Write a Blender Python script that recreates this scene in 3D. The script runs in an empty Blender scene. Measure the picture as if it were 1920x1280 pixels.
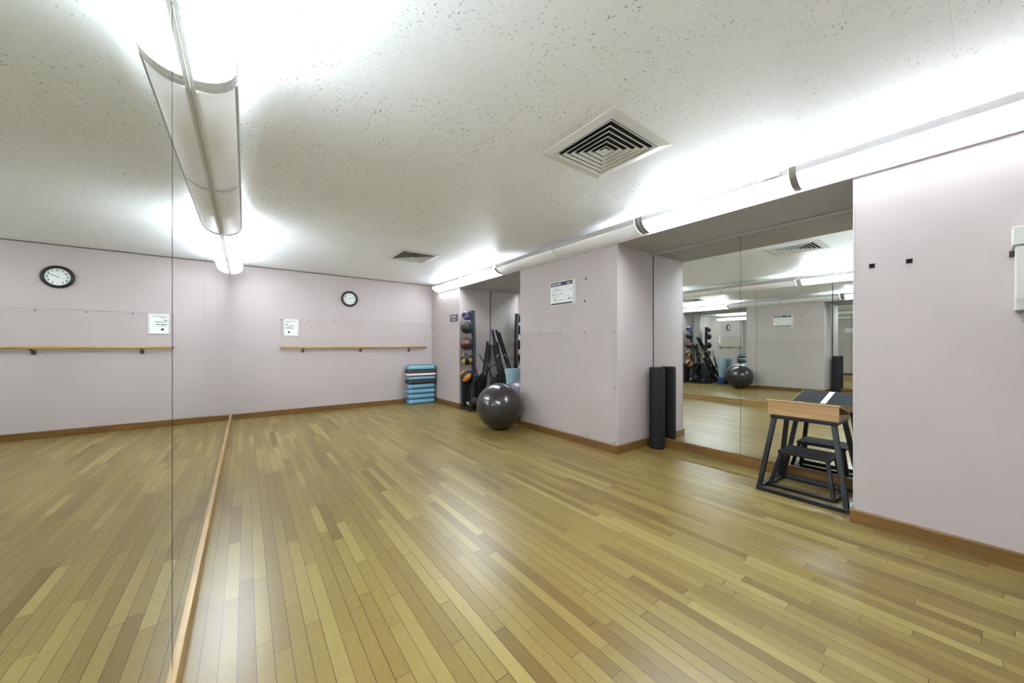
import bpy, bmesh, math, random
from mathutils import Vector, Matrix
random.seed(7)
S = bpy.context.scene
COL = S.collection
PI = math.pi

# ------------------------------------------------------------------ camera, world, exposure
cam_d = bpy.data.cameras.new('camera'); cam = bpy.data.objects.new('camera', cam_d); COL.objects.link(cam)
cam_d.sensor_width = 36.0; cam_d.lens = 665.7 / 1920 * 36.0
cam_d.shift_y = 9.75 / 1920
cam_d.clip_start = 0.02
cam.location = (0, 0, 1.2); cam.rotation_euler = (PI/2, 0, -0.6434)
S.camera = cam
w = bpy.data.worlds.new('world'); S.world = w; w.use_nodes = True
w.node_tree.nodes['Background'].inputs[0].default_value = (0.8, 0.85, 0.9, 1)
w.node_tree.nodes['Background'].inputs[1].default_value = 0.0
S.view_settings.view_transform = 'Standard'; S.view_settings.look = 'None'
S.view_settings.gamma = 1.0; S.view_settings.use_curve_mapping = False
S.view_settings.exposure = 2.68
S.cycles.max_bounces = 16; S.cycles.diffuse_bounces = 7; S.cycles.glossy_bounces = 10
S.cycles.transmission_bounces = 8; S.cycles.transparent_max_bounces = 16
S.cycles.sample_clamp_indirect = 12.0
TUBE = 6.0          # strength of the fluorescent tubes
LENS = 9.0          # glow of the prismatic lens under a burning tube

# ------------------------------------------------------------------ room numbers
XR, XM, YF, YB, H = 3.325, -0.195, 7.42, -1.75, 2.561
XN = 4.04                      # plane of the niche mirrors
N1 = (4.222, 6.136); N2 = (0.54, 2.471)
ZS = 2.35                      # soffit of the niches

# ------------------------------------------------------------------ helpers
def srgb(r, g, b):
    f = lambda c: (c/255/12.92) if c/255 <= .04045 else ((c/255+.055)/1.055)**2.4
    return (f(r), f(g), f(b), 1)
def mat(name, col, rough=.5, metal=0, spec=.5, noise=0, nscale=20, bump=0, bscale=200, coat=0, emit=0, ecol=None):
    m = bpy.data.materials.new(name); m.use_nodes = True
    nt = m.node_tree; b = nt.nodes['Principled BSDF']
    b.inputs['Base Color'].default_value = col; b.inputs['Roughness'].default_value = rough
    b.inputs['Metallic'].default_value = metal; b.inputs['Specular IOR Level'].default_value = spec
    b.inputs['Coat Weight'].default_value = coat
    if emit:
        b.inputs['Emission Color'].default_value = ecol or (1, 1, 1, 1); b.inputs['Emission Strength'].default_value = emit
    tc = nt.nodes.new('ShaderNodeTexCoord')
    if noise:
        n = nt.nodes.new('ShaderNodeTexNoise'); n.inputs['Scale'].default_value = nscale; n.inputs['Detail'].default_value = 4
        nt.links.new(tc.outputs['Object'], n.inputs['Vector'])
        mx = nt.nodes.new('ShaderNodeMix'); mx.data_type = 'RGBA'
        mx.inputs[6].default_value = tuple(c*(1-noise) for c in col[:3])+(1,)
        mx.inputs[7].default_value = tuple(min(1, c*(1+noise)) for c in col[:3])+(1,)
        nt.links.new(n.outputs['Fac'], mx.inputs[0]); nt.links.new(mx.outputs[2], b.inputs['Base Color'])
    if bump:
        n = nt.nodes.new('ShaderNodeTexNoise'); n.inputs['Scale'].default_value = bscale; n.inputs['Detail'].default_value = 3
        nt.links.new(tc.outputs['Object'], n.inputs['Vector'])
        bp = nt.nodes.new('ShaderNodeBump'); bp.inputs['Strength'].default_value = bump; bp.inputs['Distance'].default_value = .004
        nt.links.new(n.outputs['Fac'], bp.inputs['Height']); nt.links.new(bp.outputs['Normal'], b.inputs['Normal'])
    return m
class NT:
    def __init__(s, m): s.t = m.node_tree
    def n(s, typ, **kw):
        nd = s.t.nodes.new(typ)
        for k, v in kw.items(): setattr(nd, k, v)
        return nd
    def lk(s, a, b): s.t.links.new(a, b)
    def math(s, op, a, b=None, c=None):
        nd = s.t.nodes.new('ShaderNodeMath'); nd.operation = op
        for i, v in enumerate((a, b, c)):
            if v is None: continue
            if isinstance(v, (int, float)): nd.inputs[i].default_value = v
            else: s.lk(v, nd.inputs[i])
        return nd.outputs[0]
    def comb(s, x, y, z=0.0):
        nd = s.t.nodes.new('ShaderNodeCombineXYZ')
        for i, v in enumerate((x, y, z)):
            if isinstance(v, (int, float)): nd.inputs[i].default_value = v
            else: s.lk(v, nd.inputs[i])
        return nd.outputs[0]
    def ramp(s, fac, stops):
        nd = s.t.nodes.new('ShaderNodeValToRGB'); el = nd.color_ramp.elements
        el[0].position, el[0].color = stops[0]; el[1].position, el[1].color = stops[-1]
        for p, c in stops[1:-1]:
            e = el.new(p); e.color = c
        s.lk(fac, nd.inputs[0]); return nd.outputs[0]
    def mix(s, fac, a, b, typ='MIX'):
        nd = s.t.nodes.new('ShaderNodeMix'); nd.data_type = 'RGBA'; nd.blend_type = typ
        for i, v in ((0, fac), (6, a), (7, b)):
            if isinstance(v, (int, float)): nd.inputs[i].default_value = v
            elif isinstance(v, tuple): nd.inputs[i].default_value = v
            else: s.lk(v, nd.inputs[i])
        return nd.outputs[2]

# ------------------------------------------------------------------ materials
def floor_mat():
    m = bpy.data.materials.new('oak_strip_floor'); m.use_nodes = True; g = NT(m); b = m.node_tree.nodes['Principled BSDF']
    tc = g.n('ShaderNodeTexCoord'); sp = g.n('ShaderNodeSeparateXYZ'); g.lk(tc.outputs['Object'], sp.inputs[0])
    W = .0572
    xs = g.math('DIVIDE', g.math('ADD', sp.outputs[0], 3.0), W); ix = g.math('FLOOR', xs); fx = g.math('FRACT', xs)
    wn = g.n('ShaderNodeTexWhiteNoise', noise_dimensions='1D'); g.lk(ix, wn.inputs['W'])
    wn2 = g.n('ShaderNodeTexWhiteNoise', noise_dimensions='1D'); g.lk(g.math('ADD', ix, 57.3), wn2.inputs['W'])
    L = g.math('MULTIPLY_ADD', wn2.outputs['Value'], .55, .45)
    ys = g.math('DIVIDE', g.math('MULTIPLY_ADD', wn.outputs['Value'], 3.1, g.math('ADD', sp.outputs[1], 9.0)), L)
    # a slow warp keeps the boards of one row from all having the same length
    nz = g.n('ShaderNodeTexNoise', noise_dimensions='2D'); nz.inputs['Scale'].default_value = .9; nz.inputs['Detail'].default_value = 0
    g.lk(g.comb(g.math('MULTIPLY', ix, 7.31), sp.outputs[1]), nz.inputs['Vector'])
    ys = g.math('ADD', ys, g.math('MULTIPLY', nz.outputs['Fac'], .4))
    iy = g.math('FLOOR', ys); fy = g.math('FRACT', ys)
    cn = g.n('ShaderNodeTexWhiteNoise', noise_dimensions='2D'); g.lk(g.comb(ix, iy), cn.inputs['Vector'])
    base = g.ramp(cn.outputs['Value'], [(0, srgb(109, 87, 43)), (.15, srgb(118, 97, 50)), (.4, srgb(126, 106, 56)), (.8, srgb(133, 114, 62)), (1, srgb(146, 128, 75))])
    # grain stretched along the board, different per board
    gv = g.comb(g.math('MULTIPLY', sp.outputs[0], 150.0), g.math('MULTIPLY', sp.outputs[1], 3.2), g.math('MULTIPLY', cn.outputs['Value'], 90.0))
    gr = g.n('ShaderNodeTexNoise'); gr.inputs['Scale'].default_value = 1.0; gr.inputs['Detail'].default_value = 6; gr.inputs['Distortion'].default_value = .6
    g.lk(gv, gr.inputs['Vector'])
    gcol = g.ramp(gr.outputs['Fac'], [(.3, (.80, .77, .72, 1)), (.55, (1, 1, 1, 1)), (.8, (1.0, 1.0, 1.0, 1))])
    c = g.mix(.12, base, gcol, 'MULTIPLY')
    gv2 = g.comb(g.math('MULTIPLY', sp.outputs[0], 480.0), g.math('MULTIPLY', sp.outputs[1], 22.0), g.math('MULTIPLY', cn.outputs['Value'], 30.0))
    g2 = g.n('ShaderNodeTexNoise'); g2.inputs['Scale'].default_value = 1.0; g2.inputs['Detail'].default_value = 2; g.lk(gv2, g2.inputs['Vector'])
    pore = g.ramp(g2.outputs['Fac'], [(.40, (.62, .56, .46, 1)), (.5, (1, 1, 1, 1))])
    c = g.mix(.28, c, pore, 'MULTIPLY')
    # big soft wear
    n3 = g.n('ShaderNodeTexNoise'); n3.inputs['Scale'].default_value = 1.3; n3.inputs['Detail'].default_value = 3; g.lk(tc.outputs['Object'], n3.inputs['Vector'])
    c = g.mix(.5, c, g.ramp(n3.outputs['Fac'], [(.3, (.86, .86, .84, 1)), (.7, (1, 1, 1, 1))]), 'MULTIPLY')
    # joints
    ex = g.math('MINIMUM', fx, g.math('SUBTRACT', 1.0, fx)); ex = g.math('MULTIPLY', ex, W)
    ey = g.math('MINIMUM', fy, g.math('SUBTRACT', 1.0, fy)); ey = g.math('MULTIPLY', ey, L)
    jn = g.n('ShaderNodeTexWhiteNoise', noise_dimensions='1D'); g.lk(g.math('ADD', ix, 11.7), jn.inputs['W'])
    wid = g.math('MULTIPLY_ADD', g.math('POWER', jn.outputs['Value'], 2.0), .0008, .0012)
    e = g.math('MAXIMUM', 0.0, g.math('MINIMUM', 1.0, g.math('MULTIPLY', g.math('SUBTRACT', wid, g.math('MINIMUM', ex, ey)), 1400.0)))
    c = g.mix(g.math('MULTIPLY', e, .9), c, srgb(34, 25, 10))
    g.lk(c, b.inputs['Base Color'])
    b.inputs['Roughness'].default_value = .33
    b.inputs['Specular IOR Level'].default_value = .4
    bp = g.n('ShaderNodeBump'); bp.inputs['Strength'].default_value = .05; bp.inputs['Distance'].default_value = .001
    hgt = 0.0
    g.lk(g.math('MULTIPLY_ADD', g2.outputs['Fac'], .25, hgt), bp.inputs['Height']); g.lk(bp.outputs['Normal'], b.inputs['Normal'])
    return m
def ceiling_mat():
    m = bpy.data.materials.new('fissured_ceiling_tile'); m.use_nodes = True; g = NT(m); b = m.node_tree.nodes['Principled BSDF']
    tc = g.n('ShaderNodeTexCoord'); sp = g.n('ShaderNodeSeparateXYZ'); g.lk(tc.outputs['Object'], sp.inputs[0])
    # fissures: short worm holes, patchy density
    def worms(scale, sx, sy, off):
        v = g.comb(g.math('MULTIPLY', sp.outputs[0], sx), g.math('MULTIPLY', sp.outputs[1], sy), off)
        wv = g.n('ShaderNodeTexNoise'); wv.inputs['Scale'].default_value = 6; g.lk(v, wv.inputs['Vector'])
        vo = g.n('ShaderNodeTexVoronoi'); vo.inputs['Scale'].default_value = scale; vo.inputs['Randomness'].default_value = 1
        mv = g.n('ShaderNodeVectorMath', operation='MULTIPLY_ADD'); g.lk(wv.outputs['Color'], mv.inputs[0]); mv.inputs[1].default_value = (.13, .13, 0); g.lk(v, mv.inputs[2])
        g.lk(mv.outputs[0], vo.inputs['Vector'])
        sel = g.n('ShaderNodeSeparateColor'); g.lk(vo.outputs['Color'], sel.inputs[0])
        size = g.math('MULTIPLY', g.math('MAXIMUM', g.math('SUBTRACT', sel.outputs[0], .30), 0.0), .42)
        return g.math('SMOOTH_MIN', 1.0, g.math('MAXIMUM', g.math('MULTIPLY', g.math('SUBTRACT', size, vo.outputs['Distance']), 14.0), 0.0), .05)
    a = worms(74, 1.5, .42, 0.3); c2 = worms(74, .5, 1.5, 4.3)
    holes = g.math('MAXIMUM', a, g.math('MULTIPLY', c2, .8))
    dn = g.n('ShaderNodeTexNoise'); dn.inputs['Scale'].default_value = 2.2; dn.inputs['Detail'].default_value = 2; g.lk(tc.outputs['Object'], dn.inputs['Vector'])
    dens = g.ramp(dn.outputs['Fac'], [(.36, (.25, .25, .25, 1)), (.55, (1, 1, 1, 1))])
    holes = g.math('MULTIPLY', holes, dens)
    # tile joints
    T = .3415
    def joint(o, off, wd):
        f = g.math('FRACT', g.math('DIVIDE', g.math('ADD', o, off), T))
        return g.math('LESS_THAN', g.math('MULTIPLY', g.math('MINIMUM', f, g.math('SUBTRACT', 1.0, f)), T), wd)
    jx = joint(sp.outputs[0], 3*T - .594 + T, .0014); jy = joint(sp.outputs[1], 20*T - 3.50, .0012)
    jm = g.n('ShaderNodeTexNoise'); jm.inputs['Scale'].default_value = 1.1; g.lk(tc.outputs['Object'], jm.inputs['Vector'])
    vis = g.ramp(jm.outputs['Fac'], [(.42, (.12, .12, .12, 1)), (.62, (1, 1, 1, 1))])
    jn = g.math('MULTIPLY', g.math('MAXIMUM', jx, jy), vis)
    # very slight tone change per tile
    tv = g.comb(g.math('FLOOR', g.math('DIVIDE', g.math('ADD', sp.outputs[0], 4*T - .594), T)), g.math('FLOOR', g.math('DIVIDE', g.math('ADD', sp.outputs[1], 20*T - 3.5), T)))
    tw = g.n('ShaderNodeTexWhiteNoise', noise_dimensions='2D'); g.lk(tv, tw.inputs['Vector'])
    base = g.mix(tw.outputs['Value'], (.89, .915, .93, 1), (.91, .935, .95, 1))
    c = g.mix(g.math('MULTIPLY', holes, .85), base, (.10, .098, .09, 1))
    c = g.mix(g.math('MULTIPLY', jn, .5), c, (.5, .5, .48, 1))
    g.lk(c, b.inputs['Base Color']); b.inputs['Roughness'].default_value = .42; b.inputs['Specular IOR Level'].default_value = .6
    bn = g.n('ShaderNodeTexNoise'); bn.inputs['Scale'].default_value = 1.0; bn.inputs['Detail'].default_value = 3
    g.lk(g.comb(g.math('MULTIPLY', sp.outputs[0], 26.0), g.math('MULTIPLY', sp.outputs[1], 90.0)), bn.inputs['Vector'])
    bp = g.n('ShaderNodeBump'); bp.inputs['Strength'].default_value = .35; bp.inputs['Distance'].default_value = .003
    g.lk(g.math('SUBTRACT', g.math('SUBTRACT', g.math('MULTIPLY', bn.outputs['Fac'], .35), g.math('MULTIPLY', holes, .45)), g.math('MULTIPLY', jn, .6)), bp.inputs['Height'])
    g.lk(bp.outputs['Normal'], b.inputs['Normal'])
    return m
def wall_mat(name, c0):
    m = bpy.data.materials.new(name); m.use_nodes = True; g = NT(m); b = m.node_tree.nodes['Principled BSDF']
    tc = g.n('ShaderNodeTexCoord')
    n1 = g.n('ShaderNodeTexNoise'); n1.inputs['Scale'].default_value = 2.5; n1.inputs['Detail'].default_value = 5; g.lk(tc.outputs['Object'], n1.inputs['Vector'])
    c = g.mix(g.ramp(n1.outputs['Fac'], [(.35, (0, 0, 0, 1)), (.65, (1, 1, 1, 1))]), tuple(x*.965 for x in c0[:3])+(1,), c0)
    g.lk(c, b.inputs['Base Color']); b.inputs['Roughness'].default_value = .55; b.inputs['Specular IOR Level'].default_value = .35
    n2 = g.n('ShaderNodeTexNoise'); n2.inputs['Scale'].default_value = 160; n2.inputs['Detail'].default_value = 2; g.lk(tc.outputs['Object'], n2.inputs['Vector'])
    bp = g.n('ShaderNodeBump'); bp.inputs['Strength'].default_value = .12; bp.inputs['Distance'].default_value = .001
    g.lk(n2.outputs['Fac'], bp.inputs['Height']); g.lk(bp.outputs['Normal'], b.inputs['Normal'])
    return m
def wood_mat(name, dark, light, rough=.4, axis=1, sc=1.0):
    m = bpy.data.materials.new(name); m.use_nodes = True; g = NT(m); b = m.node_tree.nodes['Principled BSDF']
    tc = g.n('ShaderNodeTexCoord'); mp = g.n('ShaderNodeMapping'); g.lk(tc.outputs['Object'], mp.inputs[0])
    s = [55*sc]*3; s[axis] = 2.6*sc; mp.inputs['Scale'].default_value = s
    n = g.n('ShaderNodeTexNoise'); n.inputs['Scale'].default_value = 1; n.inputs['Detail'].default_value = 6; n.inputs['Distortion'].default_value = .8; g.lk(mp.outputs[0], n.inputs['Vector'])
    g.lk(g.ramp(n.outputs['Fac'], [(.3, dark), (.7, light)]), b.inputs['Base Color']); b.inputs['Roughness'].default_value = rough
    return m
def mirror_mat():
    m = bpy.data.materials.new('silvered_mirror'); m.use_nodes = True; b = m.node_tree.nodes['Principled BSDF']
    g = NT(m); tc = g.n('ShaderNodeTexCoord'); n = g.n('ShaderNodeTexNoise'); n.inputs['Scale'].default_value = 1.2; n.inputs['Detail'].default_value = 2
    g.lk(tc.outputs['Object'], n.inputs['Vector'])
    b.inputs['Base Color'].default_value = (.865, .89, .865, 1); b.inputs['Metallic'].default_value = 1
    g.lk(g.math('MULTIPLY', n.outputs['Fac'], .012), b.inputs['Roughness'])
    return m
def clear_mat():
    m = bpy.data.materials.new('clear_acrylic'); m.use_nodes = True; g = NT(m); nt = m.node_tree
    nt.nodes.remove(nt.nodes['Principled BSDF']); out = nt.nodes['Material Output']
    tr = g.n('ShaderNodeBsdfTransparent'); tr.inputs[0].default_value = (1, 1, .998, 1)
    gl = g.n('ShaderNodeBsdfGlossy'); gl.inputs['Roughness'].default_value = .05
    lw = g.n('ShaderNodeLayerWeight'); lw.inputs[0].default_value = .5
    tc = g.n('ShaderNodeTexCoord'); n = g.n('ShaderNodeTexNoise'); n.inputs['Scale'].default_value = 1.6; n.inputs['Detail'].default_value = 1
    g.lk(tc.outputs['Object'], n.inputs['Vector'])
    bp = g.n('ShaderNodeBump'); bp.inputs['Strength'].default_value = .12; bp.inputs['Distance'].default_value = .02; g.lk(n.outputs['Fac'], bp.inputs['Height'])
    g.lk(bp.outputs['Normal'], gl.inputs['Normal'])
    fr_ = g.math('MULTIPLY_ADD', g.math('POWER', lw.outputs['Facing'], 5.0), .25, .007)
    mx = g.n('ShaderNodeMixShader'); g.lk(fr_, mx.inputs[0]); g.lk(tr.outputs[0], mx.inputs[1]); g.lk(gl.outputs[0], mx.inputs[2])
    g.lk(mx.outputs[0], out.inputs[0])
    return m
def emis_mat(name, col, st):
    m = bpy.data.materials.new(name); m.use_nodes = True; nt = m.node_tree
    b = nt.nodes['Principled BSDF']; b.inputs['Base Color'].default_value = (.9, .9, .9, 1)
    b.inputs['Emission Color'].default_value = col; b.inputs['Emission Strength'].default_value = st
    return m
def lens_mat(name, strength):
    m = mat(name, (.88, .88, .87, 1), .3)
    b = m.node_tree.nodes['Principled BSDF']; b.inputs['Emission Color'].default_value = (.815, .915, 1.0, 1); b.inputs['Emission Strength'].default_value = strength
    g = NT(m); tc = g.n('ShaderNodeTexCoord'); sp = g.n('ShaderNodeSeparateXYZ'); g.lk(tc.outputs['Object'], sp.inputs[0])
    s = g.math('SINE', g.math('MULTIPLY', sp.outputs[1], 900.0))
    bp = g.n('ShaderNodeBump'); bp.inputs['Strength'].default_value = .12; bp.inputs['Distance'].default_value = .001; g.lk(s, bp.inputs['Height']); g.lk(bp.outputs['Normal'], b.inputs['Normal'])
    return m
M = {}
M['floor'] = floor_mat(); M['ceiling'] = ceiling_mat()
PINK = (.470, .401, .387, 1)
M['wall'] = wall_mat('pale_pink_paint', PINK)
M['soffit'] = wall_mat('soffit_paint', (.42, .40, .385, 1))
M['base'] = wood_mat('oak_baseboard', srgb(96, 66, 27), srgb(126, 91, 45), .35, 1)
M['ledge'] = wood_mat('tan_ledge_board', srgb(150, 118, 68), srgb(178, 148, 96), .35, 1)
M['basex'] = wood_mat('oak_baseboard_across', srgb(96, 66, 27), srgb(126, 91, 45), .35, 0)
M['barre'] = wood_mat('oak_barre', srgb(150, 116, 68), srgb(190, 158, 104), .35, 0)
M['pinewood'] = wood_mat('birch_ply', srgb(156, 122, 78), srgb(186, 150, 104), .4, 1, .6)
M['mirror'] = mirror_mat(); M['clear'] = clear_mat()
M['edge'] = mat('mirror_edge_green', srgb(70, 84, 74), .3)
M['darkgap'] = mat('dark_mirror_backing', srgb(24, 18, 14), .8, noise=.2)
M['white'] = mat('white_enamel', (.86, .85, .84, 1), .4, noise=.02)
M['vent'] = mat('diffuser_enamel', (.72, .72, .69, 1), .4, noise=.02)
M['duct'] = mat('duct_black', (.012, .012, .011, 1), .9, noise=.3)
M['blank'] = mat('blank_cover', (.93, .925, .915, 1), .4, noise=.02)
M['joint'] = mat('grey_joint_cover', srgb(118, 114, 104), .5, bump=.3, bscale=900, noise=.08)
M['lip'] = mat('painted_top_rail', (.42, .39, .38, 1), .5, noise=.02)
M['railgrey'] = mat('grey_enamel_rail', srgb(216, 216, 213), .4, noise=.03)
M['jointl'] = mat('pale_grey_joint_cover', srgb(196, 196, 192), .5, noise=.05)
M['jointlight'] = mat('pale_joint_ring', srgb(215, 210, 200), .5, noise=.03)
M['tube'] = emis_mat('fluorescent_tube_glow', (.80, .91, 1.0, 1), TUBE)
M['lens'] = lens_mat('prismatic_lens_lit', LENS); M['lens_dim'] = lens_mat('prismatic_lens_dimmed', LENS*.38)  # second lens glows weaker, to soften hot spots on nearby walls
M['yellowed'] = mat('yellowed_clip', srgb(226, 230, 196), .5, noise=.05)
M['black'] = mat('black_steel', srgb(12, 13, 17), .38, noise=.12, nscale=30, bump=.05)
M['blackpl'] = mat('black_plastic', srgb(17, 18, 20), .5, noise=.15)
M['grip'] = mat('black_rubber_grip', srgb(15, 17, 23), .85, bump=.5, bscale=700, noise=.12)
M['foam'] = mat('black_foam', srgb(17, 17, 18), .75, bump=.4, bscale=500, noise=.12)
M['ball'] = mat('charcoal_burst_ball', srgb(38, 35, 34), .3, noise=.06, nscale=9, coat=.6)
M['ball'].node_tree.nodes['Principled BSDF'].inputs['Coat IOR'].default_value = 1.5; M['ball'].node_tree.nodes['Principled BSDF'].inputs['Coat Roughness'].default_value = .09
M['ballp'] = mat('purple_grey_ball', srgb(98, 88, 104), .32, noise=.05)
M['chrome'] = mat('brushed_metal', srgb(176, 176, 176), .3, 1, noise=.05)
M['iron'] = mat('dark_bracket_metal', srgb(96, 82, 76), .4, .7, noise=.1)
M['teal'] = mat('teal_step_plastic', srgb(100, 144, 168), .42, noise=.07, nscale=14, bump=.15)
M['teal2'] = mat('aqua_step_plastic', srgb(102, 150, 166), .42, noise=.07, nscale=14, bump=.15)
M['stepdark'] = mat('charcoal_step_plastic', srgb(44, 42, 50), .5, noise=.1)
M['steppink'] = mat('pale_pink_step_plastic', srgb(222, 196, 200), .45, noise=.05)
M['mat_teal'] = mat('pale_teal_mat', srgb(138, 166, 172), .7, bump=.3, noise=.05)
M['mat_green'] = mat('dark_green_mat', srgb(34, 44, 42), .75, bump=.3, noise=.1)
M['mat_board'] = mat('dark_slate_mat', srgb(32, 37, 44), .6, bump=.2, noise=.12)
M['purple'] = mat('purple_rubber', srgb(72, 60, 124), .5, noise=.12)
M['bluecloth'] = mat('violet_blue_band', srgb(74, 78, 140), .6, noise=.25, nscale=40)
M['rackgrey'] = mat('dark_grey_rack', srgb(62, 67, 74), .35, .3, noise=.08)
M['rubber'] = mat('black_rubber', srgb(19, 20, 24), .55, bump=.35, bscale=260, noise=.2)
M['rubnavy'] = mat('navy_black_rubber', srgb(26, 28, 42), .5, bump=.35, bscale=260, noise=.2)
M['orange'] = mat('orange_rubber', srgb(214, 130, 52), .5, bump=.3, bscale=260, noise=.08)
M['yellow'] = mat('mustard_rubber', srgb(190, 150, 54), .5, bump=.3, bscale=260, noise=.08)
M['brownrub'] = mat('red_brown_rubber', srgb(112, 58, 36), .5, bump=.3, bscale=260, noise=.1)
M['violet'] = mat('violet_rubber', srgb(104, 88, 136), .5, bump=.3, bscale=260, noise=.1)
M['paper'] = mat('white_paper', srgb(226, 226, 222), .4, noise=.01)
M['ink'] = mat('black_ink', srgb(24, 24, 24), .6, noise=.05)
M['navy'] = mat('navy_print', srgb(38, 40, 78), .45, noise=.05)
M['figure'] = mat('dark_print', srgb(40, 44, 48), .5, noise=.05)
M['palefig'] = mat('pale_print', srgb(168, 172, 182), .5, noise=.05)
M['plaque'] = mat('charcoal_plaque', srgb(70, 70, 74), .45, noise=.05)
M['plaquetext'] = mat('plaque_lettering', srgb(205, 205, 205), .5, noise=.02)
M['scuff'] = mat('scuffed_paint', srgb(164, 148, 146), .6, noise=.1)
M['hole'] = mat('wall_hole_black', (.004, .004, .004, 1), 1, noise=.2)
M['dispw'] = mat('ivory_dispenser_plastic', srgb(200, 198, 190), .4, noise=.02)
M['dispg'] = mat('grey_dispenser_plastic', srgb(120, 116, 122), .45, noise=.04)
M['brass'] = mat('pale_yellow_plastic', srgb(214, 204, 150), .5, noise=.05)
M['corner'] = mat('corner_bead_paint', (.47, .43, .42, 1), .5, noise=.02)

# ------------------------------------------------------------------ geometry collector
class MB:
    def __init__(s): s.v = []; s.f = []; s.sm = []
    def add(s, vs, fs, smooth=False, mx=None):
        o = len(s.v)
        s.v += [tuple(mx @ Vector(p)) if mx else tuple(p) for p in vs]
        for f in fs: s.f.append([i+o for i in f]); s.sm.append(smooth)
        return s
    def box(s, x0, x1, y0, y1, z0, z1, mx=None):
        v = [(x, y, z) for z in (z0, z1) for y in (y0, y1) for x in (x0, x1)]
        return s.add(v, [(0, 2, 3, 1), (4, 5, 7, 6), (0, 1, 5, 4), (2, 6, 7, 3), (0, 4, 6, 2), (1, 3, 7, 5)], False, mx)
    def hexa(s, lo, hi):
        """lo, hi: four corners each, same winding (counter-clockwise seen from above)"""
        v = list(lo)+list(hi)
        return s.add(v, [(3, 2, 1, 0), (4, 5, 6, 7)]+[(i, (i+1) % 4, 4+(i+1) % 4, 4+i) for i in range(4)])
    def prism(s, prof, axis, a, b, smooth=False, mx=None):
        """closed 2D profile extruded along an axis; axis 1: profile is (x,z), axis 0: (y,z), axis 2: (x,y)"""
        def p3(p, t):
            return {0: (t, p[0], p[1]), 1: (p[0], t, p[1]), 2: (p[0], p[1], t)}[axis]
        n = len(prof); v = [p3(p, a) for p in prof]+[p3(p, b) for p in prof]
        o = len(s.v); s.add(v, [tuple(range(n)), tuple(range(2*n-1, n-1, -1))], False, mx)
        fs = [(i, n+i, n+(i+1) % n, (i+1) % n) for i in range(n)]
        for f in fs: s.f.append([i+o for i in f]); s.sm.append(smooth)
        return s
    def tube(s, pts, r, n=12, closed=False, caps=True):
        pts = [Vector(p) for p in pts]; N = len(pts); rs = r if isinstance(r, (list, tuple)) else [r]*N
        vs = []; fs = []; up = None
        for i, p in enumerate(pts):
            if closed: t = pts[(i+1) % N]-pts[i-1]
            else: t = pts[min(i+1, N-1)]-pts[max(i-1, 0)]
            t.normalize()
            if up is None:
                up = Vector((0, 0, 1)) if abs(t.z) < .9 else Vector((1, 0, 0))
            a = (up-t*up.dot(t)).normalized(); b = t.cross(a); up = a
            for k in range(n):
                q = p+(a*math.cos(2*PI*k/n)+b*math.sin(2*PI*k/n))*rs[i]; vs.append(q)
        R = N if closed else N-1
        for i in range(R):
            j = (i+1) % N
            for k in range(n): fs.append((i*n+k, i*n+(k+1) % n, j*n+(k+1) % n, j*n+k))
        o = len(s.v); s.add(vs, fs, True)
        if caps and not closed:
            s.f.append([o+k for k in reversed(range(n))]); s.sm.append(False)
            s.f.append([o+(N-1)*n+k for k in range(n)]); s.sm.append(False)
        return s
    def lathe(s, prof, c=(0, 0, 0), n=32, mx=None, smooth=True, caps=True):
        """prof (r,z) from bottom to top about the z axis"""
        vs = []; fs = []; k = len(prof)
        for i in range(n):
            a = 2*PI*i/n
            for r, z in prof: vs.append((c[0]+r*math.cos(a), c[1]+r*math.sin(a), c[2]+z))
        for i in range(n):
            j = (i+1) % n
            for q in range(k-1): fs.append((i*k+q, j*k+q, j*k+q+1, i*k+q+1))
        o = len(s.v); s.add(vs, fs, smooth, mx)
        if not caps: return s
        if prof[0][0] > 1e-5: s.f.append([o+i*k for i in reversed(range(n))]); s.sm.append(False)
        if prof[-1][0] > 1e-5: s.f.append([o+i*k+k-1 for i in range(n)]); s.sm.append(False)
        return s
    def build(s, name, m, parent=None, bevel=0, seg=2, shade=None):
        me = bpy.data.meshes.new(name); me.from_pydata(s.v, [], s.f); me.update()
        for p, sm in zip(me.polygons, s.sm): p.use_smooth = sm
        ms = m if isinstance(m, list) else [m]
        for q in ms: me.materials.append(q)
        bm = bmesh.new(); bm.from_mesh(me); bmesh.ops.remove_doubles(bm, verts=bm.verts, dist=1e-6)
        bmesh.ops.recalc_face_normals(bm, faces=bm.faces); bm.to_mesh(me); bm.free()
        o = bpy.data.objects.new(name, me); COL.objects.link(o)
        if bevel:
            md = o.modifiers.new('bevel', 'BEVEL'); md.width = bevel; md.segments = seg; md.limit_method = 'ANGLE'; md.angle_limit = .6
        if parent: o.parent = parent
        return o
def tag(o, label, cat, group=None, kind=None):
    if label: o['label'] = label
    if cat: o['category'] = cat
    if group: o['group'] = group
    if kind: o['kind'] = kind
    return o
def thing(name, label, cat, loc=(0, 0, 0), group=None, rot=(0, 0, 0)):
    o = bpy.data.objects.new(name, None); COL.objects.link(o); o.empty_display_size = .1
    o.location = loc; o.rotation_euler = rot
    return tag(o, label, cat, group)
def struct(o): o['kind'] = 'structure'; return o
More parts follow.
